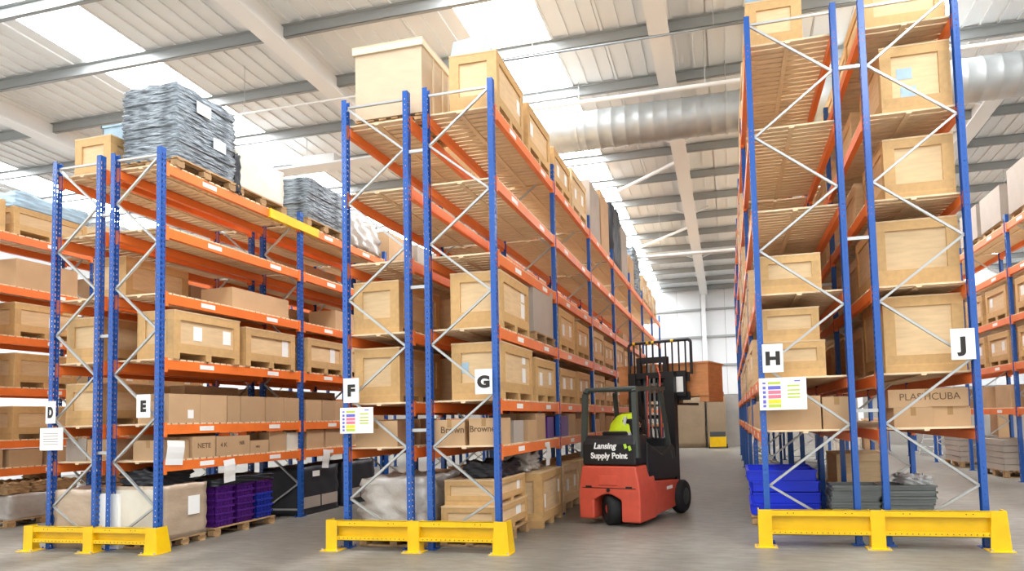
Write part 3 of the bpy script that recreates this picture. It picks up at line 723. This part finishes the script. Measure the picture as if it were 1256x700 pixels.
# ======== far left rack C
crate('far left', 6, 7.7, .62, .55, .6, 0, labels=())
crate('far left', 6, 8.45, 1.3, .5, .7, .02, labels=())
wrapped('blue_cover', 'pale blue plastic cover over the long crate on top of far left rack', 'plastic film', (-12.37, 9.1, base_z('far left', 6)+.5), .72, 1.32, .26, 'bluesheet', 71, .02, taper=.05)
RACK['far left']['cnt'][6] = 3
crate('far left', 6, 10.05, 1.1, .6, .7, .02, det=False); crate('far left', 6, 11.5, 1.1, .6, .7, .02, det=False)
for lev, H in ((4, .6), (3, .6), (2, .58)):
    for i, y in enumerate((7.15, 8.5, 10.05, 11.5)): crate('far left', lev, y, 1.1, H, .7, .02, det=i < 2, labels=((.6, .4),))
for i, y in enumerate((7.8, 8.45, 9.1, 10.05, 10.7, 11.5)): carton('far left', 2 if i > 99 else 1, y, .55, .3, .6, .02)
for i, y in enumerate((8.5, 10.1, 11.5)): carton('far left', 5, y, 1.1, .5, .65, 0, det=False)
for yy, a in ((9.0, 'near'), (10.9, 'far')):
    pallet((-12.4, yy, 0), .9, 1.2, 'wooden pallet under the %s grey wrapped load of the far left rack' % a, h=.12)
    wrapped('wrapped_pallet_load', '%s grey wrapped load on floor under the far left rack' % a, 'wrapped load', (-12.4, yy, .12), .86, 1.15, .42, 'wrapgrey', 81, .015)
    for k in range(6):
        o = wrapped('sack', 'brown sack %s the %s grey load under the far left rack' % (('lying left on', 'lying right on', 'on the back of', 'on the middle of', 'piled highest on', 'at the front of')[k], a), 'sack', (-12.6+.4*(k % 2), yy-.4+.4*(k//2), .55+(.14 if k == 4 else 0)), .4, .38, .2, 'palletwood', 90+k, .03)
# ======== racks H and J
crate('H', 6, 8.5, 1.2, .68, .70, 0, labels=())
wrapped('blue_film', 'blue plastic film over the crate on top of rack H', 'plastic film', (.78, 9.1, base_z('H', 6)+.68), .7, 1.2, .06, 'bluesheet', 101, .01)
crate('H', 6, 10.0, 1.1, .7, .8, .02, det=False); crate('H', 6, 11.5, 1.1, .8, .8, .02, det=False)
crate('H', 4, 9.9, 1.1, .42, .8, -.02, det=True, labels=())
crate('H', 3, 8.42, 1.2, .50, .74, -.04, labels=())
crate('H', 2, 8.42, 1.2, .46, .76, -.02, labels=(), feet=.1)
crate('H', 2, 8.45, 1.15, .42, .72, -.02, z=base_z('H', 2)+.462, labels=(), feet=.06, desc='upper stacked crate')
carton('H', 1, 8.42, .5, .42, .66, -.04); carton('H', 1, 8.44, .5, .40, .34, -.72)
RACK['H']['cnt'][1] = 2
for lev, n_ in ((3, 5), (2, 7)):
    for i in range(n_): crate('H', lev, (9.9, 11.35, 12.7, 14.25, 15.6, 17.15, 18.5)[i], 1.1, .66, .8, .04, det=False)
for i in range(8): carton('H', 1, (9.1, 9.8, 10.45, 11.3, 12.0, 12.7, 13.35, 14.25)[i], .6, .36, .6, .02, det=False)
for i, y in enumerate((12.8, 14.3, 15.7)): crate('H', 5, y, 1.1, .7, .8, .04, det=False)
for i, y in enumerate((12.8, 14.3, 15.7)): crate('H', 4, y, 1.1, .7, .8, .04, det=False)
pallet((.76, 10.2, 0), 1.0, 1.2, 'wooden pallet under the blue plastic bins of rack H', h=.13)
bb = bin_mesh(.96, .54, .158, 'binblue')
for k in range(4):
    for j, cn in enumerate(('front', 'rear')):
        o = ob('plastic_bin', bb, None, (.74+random.uniform(-.012, .012)-(.03 if k == 3 else 0), 9.9+j*.56, .142+k*.16), random.uniform(-.02, .02))
        tag(o, 'bright blue plastic bin, %s layer of %s stack under rack H' % (RN[k], cn), 'plastic bin', 'blue bins under rack H')
# grey tray pile
gt = bin_mesh(.66, .5, .08, 'greyplastic')
pallet((2.0, 9.75, 0), 1.5, .9, 'low wooden pallet under the grey plastic trays between H and J', h=.1)
for k in range(6):
    for j, cn in enumerate(('left', 'right')):
        o = ob('plastic_tray', gt, None, (1.66+j*.68+random.uniform(-.02, .02), 9.75+random.uniform(-.02, .02), .102+k*.078), random.uniform(-.03, .03))
        tag(o, 'grey plastic tray, %s layer of %s stack between H and J' % (RN[k], cn), 'plastic tray', 'grey trays between H and J')
wrapped('plastic_film', 'crumpled clear plastic film on the right end of the grey trays', 'plastic film', (2.45, 9.75, .575), .34, .5, .1, 'reflect', 111, .05)
def jcrate(lev, y, H, W, L=1.2, fl=(), desc=None): return crate('J', lev, y, L, H, W, -.02, labels=((.3, .5),), front_labels=fl, desc=desc)
jcrate(6, 8.5, .6, .95); jcrate(5, 8.45, .88, .80, fl=((.35, .55), (.4, .25)), desc='framed crate with two pale labels')
jcrate(4, 8.5, .80, .80); jcrate(3, 8.5, .84, .95); jcrate(2, 8.5, .95, .90)
for lev in (2, 3, 4, 5, 6):
    for i, y in enumerate((9.9, 11.3, 12.7)): crate('J', lev, y, 1.15, .75, .9, 0, det=False)
carton('J', 1, 8.5, .5, .24, .44, -.42); carton('J', 1, 8.52, .5, .24, .44, 0.0)
carton('J', 1, 8.5, .55, .22, .88, -.02, z=base_z('J', 1)+.242, desc='wide carton printed PLASTICUBA', txt=(('PLASTICUBA', .12, 'front', .52, .55, .0),))
crate('J', 0, 12.8, 1.2, .8, .9, 0, det=False)
# ======== far right rack K
for lev, ys in ((5, (12.65, 14.0, 15.55, 16.9, 18.5, 19.9)), (4, ()), (3, (12.7, 14.0, 15.6, 16.9, 18.5)), (2, (12.7, 14.0, 15.6, 16.9, 18.5)), (1, (12.7, 14.1, 15.7, 17.0, 18.5))):
    for i, y in enumerate(ys):
        if lev == 5: carton('far right', 5, y, 1.15, .95 if i < 2 else .8, .85, .03, m='cartongrey', z=base_z('far right', 5)+.12, desc='large pale carton'); pallet((6.42, y+.575, base_z('far right', 5)), .85, 1.15, 'wooden pallet under the %s pale carton of the far right rack' % ORD[i], h=.12)
        elif lev == 1: carton('far right', 1, y, .8, .5, .6, .02)
        else: crate('far right', lev, y, 1.1, .72, .8, .03, det=i < 4, labels=((.3, .5), (.8, .5)) if lev == 2 else ((.75, .55),))
for i, yy in enumerate((14.0, 16.9, 19.7)):
    pallet((6.45, yy, 0), .95, 1.3, 'reddish wooden pallet, %s under the far right rack' % ORD[i], h=.16)
    for k in range(5): tag(ob('board_bundle', MB().box(-.46, .46, -.62, .62, 0, .13).mesh('board_bundle', 'cartongrey'), None, (6.45, yy, .16+k*.14), random.uniform(-.02, .02)), 'grey board bundle, %s layer on %s pallet under the far right rack' % (RN[k], ORD[i]), 'boards', 'grey board bundles')
# ---------------------------------------------------------------- far end of the right aisle
t = thing('step_ladder', 'white step ladder standing far down the right aisle', 'ladder', (6.9, 24.8, 0))
for s in (-1, 1):
    part('side_rail', MB().bar((s*.22-.2, 0, 0), (s*.16+.1, .0, 1.5), .05, .03), 'white', t); part('rear_leg', MB().bar((s*.2+.55, .1, 0), (s*.15+.12, .05, 1.45), .04, .03), 'white', t)
for k in range(5): part('tread', MB().box(-.36+.06*k, .06+.06*k, -.06, .08, .25+.27*k, .28+.27*k), 'white', t)
for i, (xx, yy, W, H, mm, lab) in enumerate(((5.2, 25.5, .8, 1.3, 'carton', 'tall brown carton left of the far step ladder'), (7.9, 25.3, .5, 1.35, 'white', 'tall white wrapped roll right of the far step ladder'), (8.8, 24.0, .4, 1.7, 'carton', 'narrow brown carton standing by the far rack post'), (4.3, 25.8, .9, 1.0, 'creamwrap', 'cream box behind rack J at the aisle end'))):
    tag(wrapped('standing_load', lab, 'load', (xx, yy, 0), W, .6, H, mm, 120+i, .006), lab, 'load')
# ---------------------------------------------------------------- far end of the middle aisle
t = thing('floor_cleaner', 'small yellow machine on the floor by the back wall', 'machine', (-.55, 31.2, 0))
part('base', MB().box(-.38, .38, -.3, .3, .08, .55), 'yellow', t); part('cover', MB().prism([(-.3, .55), (.3, .55), (.2, .78), (-.25, .78)], -.36, .36), 'darkgrey', t)
for s in (-1, 1): part('wheel', MB().cyl((s*.38, 0, .1), (s*.44, 0, .1), .1, n=14), 'rubber', t)
for i, (xx, W, H, lab) in enumerate(((-1.9, 1.5, 2.5, 'tall brown board stack against the back wall'), (-.6, .9, 2.55, 'tall brown carton beside the board stack at the back wall'))):
    wrapped('board_stack', lab, 'load', (xx, 32.2, 0), W, .7, H, 'stackboard', 130+i, .004)

# ---------------------------------------------------------------- forklift
FL = thing('forklift', 'red and black electric forklift with raised mast between racks G and H', 'forklift', (-1.77, 9.32, 0), R_(-16))
def P(n, mb, m, par=None, smooth=False, bv=0):
    o = part(n, mb, m, par or FL, smooth)
    if bv: bevel(o, bv, 3)
    return o
# counterweight with wheel arch (rear face outline in x,z extruded along y)
arch = [(-.5, .10), (-.25, .10)]+[(-.25+.0, .38)]+[(-.25+.45*k/8, .38+.09*math.sin(math.pi*k/8)) for k in range(1, 8)]+[(.2, .38), (.2, .07), (.5, .07), (.5, .5), (.49, .62), (.44, .88), (-.44, .88), (-.49, .62), (-.5, .5)]
P('counterweight', MB().prism(arch, 0, .62, 'y'), 'red', bv=.025)
P('recess_panel', MB().box(-.16, .16, -.012, .01, .6, .74), 'red', bv=.01); P('tow_pin', MB().cyl((0, -.03, .53), (0, .02, .53), .025), 'black')
P('tail_groove', MB().box(-.44, .44, -.004, .01, .555, .565), 'black')
for s in (-1, 1): P('tail_slot', MB().box(s*.33-.05, s*.33+.05, -.006, .02, .56, .59), 'black')
P('chassis', MB().prism([(.6, .1), (1.75, .14), (1.78, .52), (1.5, .56), (.6, .62)], -.5, .5), 'red', bv=.02)
P('side_cover', MB().prism([(.4, .66), (1.5, .56), (1.66, .62), (1.55, 1.08), (1.4, 1.16), (1.0, 1.0), (.4, 1.22)], -.475, .475), 'black', bv=.03)
hood = P('hood', MB().prism([(.03, .89), (.03, 1.2), (.07, 1.29), (.16, 1.33), (.46, 1.32), (.5, .89)], -.44, .44), 'black', bv=.03)
text('printed_text', 'Lansing', .125, 'white', hood, (-.06, .022, 1.175), FRONT, .004, .002, 1.0, 'CENTER', .25)
text('printed_text', 'Supply Point', .12, 'white', hood, (.01, .022, 1.03), FRONT, .004, .002, 1.0)
for k in range(2): P('logo_mark', MB().prism([(.25+.07*k, 1.2-.03*k), (.29+.07*k, 1.21-.03*k), (.31+.07*k, 1.15-.03*k), (.27+.07*k, 1.13-.03*k)], .024, .028, 'y'), 'green', hood)
P('side_text_plate', MB().box(.5, .503, 1.05, 1.3, .44, .49), 'paper')
sw = MB().lathe([(.06, -.1), (.1, -.115), (.2, -.115), (.235, -.08), (.235, .08), (.2, .115), (.1, .115), (.06, .1)], (0, 0, 0), 'x', 22)
w_ = P('rear_wheel', sw, 'rubber', smooth=True); w_.location = (-.03, .19, .235); w_.rotation_euler = (0, 0, R_(42))
P('hub', MB().cyl((-.1, 0, 0), (.1, 0, 0), .11, n=16), 'red', w_)
P('wheel_well', MB().box(-.24, .19, .46, .48, .1, .46), 'black')
w2 = MB().lathe([(.08, -.09), (.13, -.095), (.24, -.095), (.27, -.06), (.27, .06), (.24, .095), (.13, .095), (.08, .09)], (0, 0, 0), 'x', 24)
for s in (-1, 1):
    q = P('front_wheel', MB().lathe([(.08, -.09), (.13, -.095), (.24, -.095), (.27, -.06), (.27, .06), (.24, .095), (.13, .095), (.08, .09)], (s*.5, 1.66, .27), 'x', 24), 'rubber', smooth=True)
    P('hub', MB().cyl((s*.5-.1, 1.66, .27), (s*.5+.1, 1.66, .27), .14, n=16), 'darkgrey', q)
# overhead guard
og = MB()
for s in (-1, 1):
    P('guard_leg', MB().bar((s*.44, .08, 1.0), (s*.41, .12, 1.96), .075, .075, (0, 1, 0)).bar((s*.41, .12, 1.96), (s*.4, .2, 2.02), .07, .07, (0, 1, 0)), 'ohg')
    P('guard_leg', MB().bar((s*.45, 1.4, .9), (s*.41, 1.15, 2.0), .06, .06, (0, 1, 0)), 'ohg')
    P('roof_rail', MB().bar((s*.4, .16, 2.02), (s*.4, 1.3, 2.05), .06, .06), 'ohg')
P('roof_bar', MB().cyl((-.42, .16, 2.02), (.42, .16, 2.02), .035, n=10), 'ohg'); P('roof_bar', MB().box(-.42, .42, 1.26, 1.32, 2.02, 2.08), 'ohg')
for k in range(5): P('roof_bar', MB().box(-.3+.15*k-.012, -.3+.15*k+.012, .18, 1.28, 2.02, 2.045), 'ohg')
# seat, dash, steering
st = P('seat', MB().box(-.38, .14, .55, 1.0, .98, 1.08), 'black', bv=.03); P('seat_back', MB().prism([(.5, 1.05), (.62, 1.05), (.56, 1.38), (.47, 1.38)], -.33, .09), 'black', st, bv=.03)
P('dashboard', MB().box(-.42, .42, 1.28, 1.45, .6, 1.25), 'black', bv=.02)
stw = P('steering_wheel', MB().lathe([(.13, -.012), (.15, -.012), (.15, .012), (.13, .012), (.13, -.012)], (-.1, 1.16, 1.32), 'z', 20), 'black'); P('steering_column', MB().cyl((-.1, 1.3, 1.15), (-.1, 1.16, 1.32), .025), 'black', stw)
for k in range(3): P('control_lever', MB().cyl((.2+.06*k, 1.26, 1.22), (.2+.06*k, 1.2, 1.4), .01, n=8).cyl((.2+.06*k, 1.2, 1.4), (.2+.06*k, 1.198, 1.43), .02, n=8), 'black')
# mast
mast = P('mast_outer', MB().box(-.42, -.28, 1.72, 1.88, .12, 2.35).box(.28, .42, 1.72, 1.88, .12, 2.35).box(-.36, .36, 1.74, 1.78, 2.25, 2.35).box(-.36, .36, 1.74, 1.78, .9, .98).box(-.36, .36, 1.74, 1.78, .15, .3), 'black')
P('mast_inner', MB().box(-.28, -.21, 1.78, 1.9, .3, 2.62).box(.21, .28, 1.78, 1.9, .3, 2.62).box(-.28, .28, 1.8, 1.86, 2.52, 2.62).box(-.28, .28, 1.8, 1.86, 1.55, 1.62), 'black')
P('lift_cylinder', MB().cyl((-.13, 1.8, .2), (-.13, 1.8, 2.3), .035, n=12), 'darkgrey', smooth=True); P('lift_cylinder', MB().cyl((.13, 1.8, .2), (.13, 1.8, 2.3), .035, n=12), 'darkgrey', smooth=True)
for s in (-.04, .05): P('lift_chain', MB().box(s-.02, s+.02, 1.76, 1.775, 1.0, 2.5), 'steel')
P('hydraulic_hose', MB().tube([(.17, 1.74, .9), (.18, 1.72, 1.5), (.17, 1.74, 2.3), (.1, 1.78, 2.45)], .014), 'red'); P('hydraulic_hose', MB().tube([(-.06, 1.74, .9), (-.07, 1.71, 1.6), (-.06, 1.74, 2.3)], .014), 'red')
ca = P('carriage', MB().box(-.52, .62, 1.94, 1.99, 2.18, 2.34).box(-.52, .62, 1.94, 1.99, 1.86, 2.0).box(-.3, -.22, 1.9, 1.96, 1.86, 2.32).box(.22, .3, 1.9, 1.96, 1.86, 2.32), 'black')
P('side_shift_frame', MB().box(-.4, .2, 1.9, 1.92, 2.14, 2.17).box(-.4, .2, 1.9, 1.92, 2.26, 2.29).box(-.4, -.37, 1.9, 1.92, 2.14, 2.29).box(.17, .2, 1.9, 1.92, 2.14, 2.29), 'galv', ca)
P('control_box', MB().box(.34, .58, 1.86, 1.95, 1.93, 2.36), 'black', ca); P('control_label', MB().box(.4, .54, 1.855, 1.862, 2.0, 2.26), 'paper', ca)
for s in (-.35, .35): P('fork', MB().box(s-.05, s+.05, 1.99, 2.03, 1.82, 2.3).box(s-.05, s+.05, 1.99, 3.05, 1.78, 1.82), 'black', ca)
bk = P('load_backrest', MB().tube([(-.5, 1.97, 2.3), (-.5, 1.97, 2.86), (-.46, 1.97, 2.9), (.62, 1.97, 2.9), (.66, 1.97, 2.86), (.66, 1.97, 2.3)], .026), 'black')
for k in range(9): P('backrest_bar', MB().box(-.40+.12*k-.012, -.40+.12*k+.012, 1.96, 1.98, 2.3, 2.9), 'black', bk)
for k, xx in enumerate((-.42, -.16, -.06, .3)): P('hazard_band', MB().cyl((xx, 1.97, 2.9), (xx+.05, 1.97, 2.9), .027, n=10), 'yellow', bk)
# load on the forks
LD = thing('wooden_crate', 'wide orange-brown crate carried on the raised forklift forks', 'crate', (0, 0, 0), 0)
LD.location = (-1.77+math.cos(R_(-16))*.07-math.sin(R_(-16))*2.5, 9.32+math.sin(R_(-16))*.07+math.cos(R_(-16))*2.5, 1.825); LD.rotation_euler = (0, 0, R_(-16))
part('body', MB().box(-.84, .84, -.42, .42, .1, .66), 'browncrate', LD); part('lid', MB().box(-.86, .86, -.44, .44, .66, .69), 'browncrate', LD)
for s in (-1, 1): part('batten', MB().box(-.85, .85, *sorted((s*.42, s*.44)), .1, .18), 'browncrate', LD)
for xx in (-.84, -.08, .68): part('runner', MB().box(xx, xx+.16, -.42, .42, 0, .1), 'browncrate', LD)

# ---------------------------------------------------------------- driver, leaning forward in the seat
def skin_body(verts, edges_, radii, m, parent, name, root=0, sub=2):
    me = bpy.data.meshes.new(name); me.from_pydata(verts, edges_, []); me.update()
    o = bpy.data.objects.new(name, me); COL.objects.link(o); o.parent = parent
    sk = o.modifiers.new('skin', 'SKIN'); sk.use_smooth_shade = True
    for i, r in enumerate(radii):
        d = me.skin_vertices[0].data[i]; d.radius = (r, r) if not isinstance(r, tuple) else r; d.use_root = (i == root)
    s = o.modifiers.new('sub', 'SUBSURF'); s.levels = sub; s.render_levels = sub
    me.materials.append(MATS[m]); return o
DR_ = thing('person', 'forklift driver in yellow hi-vis vest over black, leaning forward in the seat', 'person', (-1.77-.2*math.cos(R_(-16)), 9.32-.2*math.sin(R_(-16)), 0), R_(-16))
V = [(0, .74, 1.14), (.01, .82, 1.28), (.03, .92, 1.42), (.05, 1.0, 1.54), (.07, 1.10, 1.57), (.09, 1.2, 1.53),
     (-.11, 1.0, 1.53), (-.15, 1.1, 1.36), (-.13, 1.14, 1.30), (-.12, 1.16, 1.33),
     (.21, .89, 1.50), (.26, .84, 1.33), (.29, 1.04, 1.25), (.24, 1.2, 1.28),
     (-.11, .78, 1.13), (-.13, 1.16, 1.14), (-.13, 1.22, .76), (-.13, 1.32, .72),
     (.11, .78, 1.13), (.13, 1.16, 1.14), (.13, 1.22, .76), (.13, 1.32, .72)]
Eg = [(0, 1), (1, 2), (2, 3), (3, 4), (4, 5), (3, 6), (6, 7), (7, 8), (8, 9), (3, 10), (10, 11), (11, 12), (12, 13), (0, 14), (14, 15), (15, 16), (16, 17), (0, 18), (18, 19), (19, 20), (20, 21)]
Rr = [(.17, .12), (.16, .12), (.17, .12), (.15, .1), .055, .05, .075, .055, .042, .035, .075, .058, .045, .035, .095, .075, .05, .045, .095, .075, .05, .045]
skin_body(V, Eg, Rr, 'cloth', DR_, 'body')
# head
hm = bmesh.new(); bmesh.ops.create_uvsphere(hm, u_segments=20, v_segments=14, radius=1)
for v in hm.verts:
    x, y, z = v.co
    v.co = Vector((x*.078*(1-.12*max(0, -z)), y*.098, z*.115))
    if y > .8 and abs(x) < .25: v.co.y += .018*max(0, 1-abs(z+.1)*3)
me = bpy.data.meshes.new('head'); hm.to_mesh(me); hm.free(); me.materials.append(MATS['skin']); me.polygons.foreach_set('use_smooth', [True]*len(me.polygons))
hd = ob('head', me, DR_, (.09, 1.31, 1.49), 0, (R_(-45), 0, R_(-20)))
hr = MB().lathe([(.002, .122), (.05, .114), (.075, .085), (.088, .03), (.086, -.03)], (0, -.012, .0), 'z', 18); part('hair', hr, 'hair', hd, True)
for s in (-1, 1):
    part('ear', MB().lathe([(.001, -.008), (.022, -.006), (.024, .006), (.001, .01)], (s*.08, -.005, -.01), 'x', 10), 'skin', hd, True)
    part('eye', MB().lathe([(.001, .0), (.011, .003), (.011, .006), (.001, .009)], (s*.032, .086, .008), 'y', 10), 'white', hd, True)
part('mouth', MB().box(-.022, .022, .083, .09, -.062, -.055), 'pink', hd)
for s, (hx, hy, hz) in ((-1, (-.11, 1.17, 1.34)), (1, (.235, 1.21, 1.29))):
    hn = part('hand', MB().hexa([(hx-.035, hy-.03, hz-.015), (hx+.035, hy-.03, hz-.015), (hx+.04, hy+.05, hz-.012), (hx-.04, hy+.05, hz-.012), (hx-.035, hy-.03, hz+.015), (hx+.035, hy-.03, hz+.015), (hx+.04, hy+.05, hz+.014), (hx-.04, hy+.05, hz+.014)]), 'skin', DR_)
    bevel(hn, .01)
    for k in range(4):
        L = (.06, .072, .068, .052)[k]; x0 = hx-.03+.02*k
        part('finger', MB().cyl((x0, hy+.045, hz), (x0, hy+.045+L*.55, hz-.008), .0095, .009).cyl((x0, hy+.045+L*.55, hz-.008), (x0, hy+.045+L*.75, hz-.045), .009, .0075), 'skin', hn, True)
    part('thumb', MB().cyl((hx-s*.035, hy, hz), (hx-s*.06, hy+.03, hz-.005), .011, .01).cyl((hx-s*.06, hy+.03, hz-.005), (hx-s*.058, hy+.06, hz-.02), .01, .008), 'skin', hn, True)
# vest: rings around the torso
rings = [((0, .74, 1.10), .2, .15), ((.005, .79, 1.22), .2, .155), ((.02, .87, 1.35), .215, .16), ((.04, .94, 1.47), .225, .155), ((.055, .99, 1.56), .215, .13), ((.065, 1.02, 1.625), .165, .10), ((.075, 1.04, 1.66), .10, .07)]
def vest_mesh(lo, hi, grow):
    m = MB(); n = 24; base = None; seq = []
    for q in range(lo*4, hi*4+1):
        i = min(q//4, len(rings)-2); f = (q-i*4)/4
        (c0, a0, b0), (c1, a1, b1) = rings[i], rings[i+1]
        c = Vector(c0).lerp(Vector(c1), f); seq.append((c, a0+(a1-a0)*f+grow, b0+(b1-b0)*f+grow))
    for c, a, b in seq:
        for k in range(n):
            t = 2*math.pi*k/n; wv = 1+.035*math.sin(5*t+c.z*19)+.02*math.sin(9*t-c.z*33)
            m.v.append((c.x+a*math.cos(t)*wv, c.y+b*math.sin(t)*wv, c.z+.25*b*math.sin(t)*-1+.03*math.sin(t)))
    for j in range(len(seq)-1):
        for k in range(n): m.f.append((j*n+k, j*n+(k+1) % n, (j+1)*n+(k+1) % n, (j+1)*n+k))
    return m
ve = part('hi_vis_vest', vest_mesh(0, 6, 0), 'hivis', DR_, True)
part('reflective_band', vest_mesh(1, 2, .006), 'reflect', ve, True)
part('reflective_strap', MB().bar((.1, .77, 1.30), (.12, .84, 1.60), .05, .03, (0, 1, 0)), 'reflect', ve)
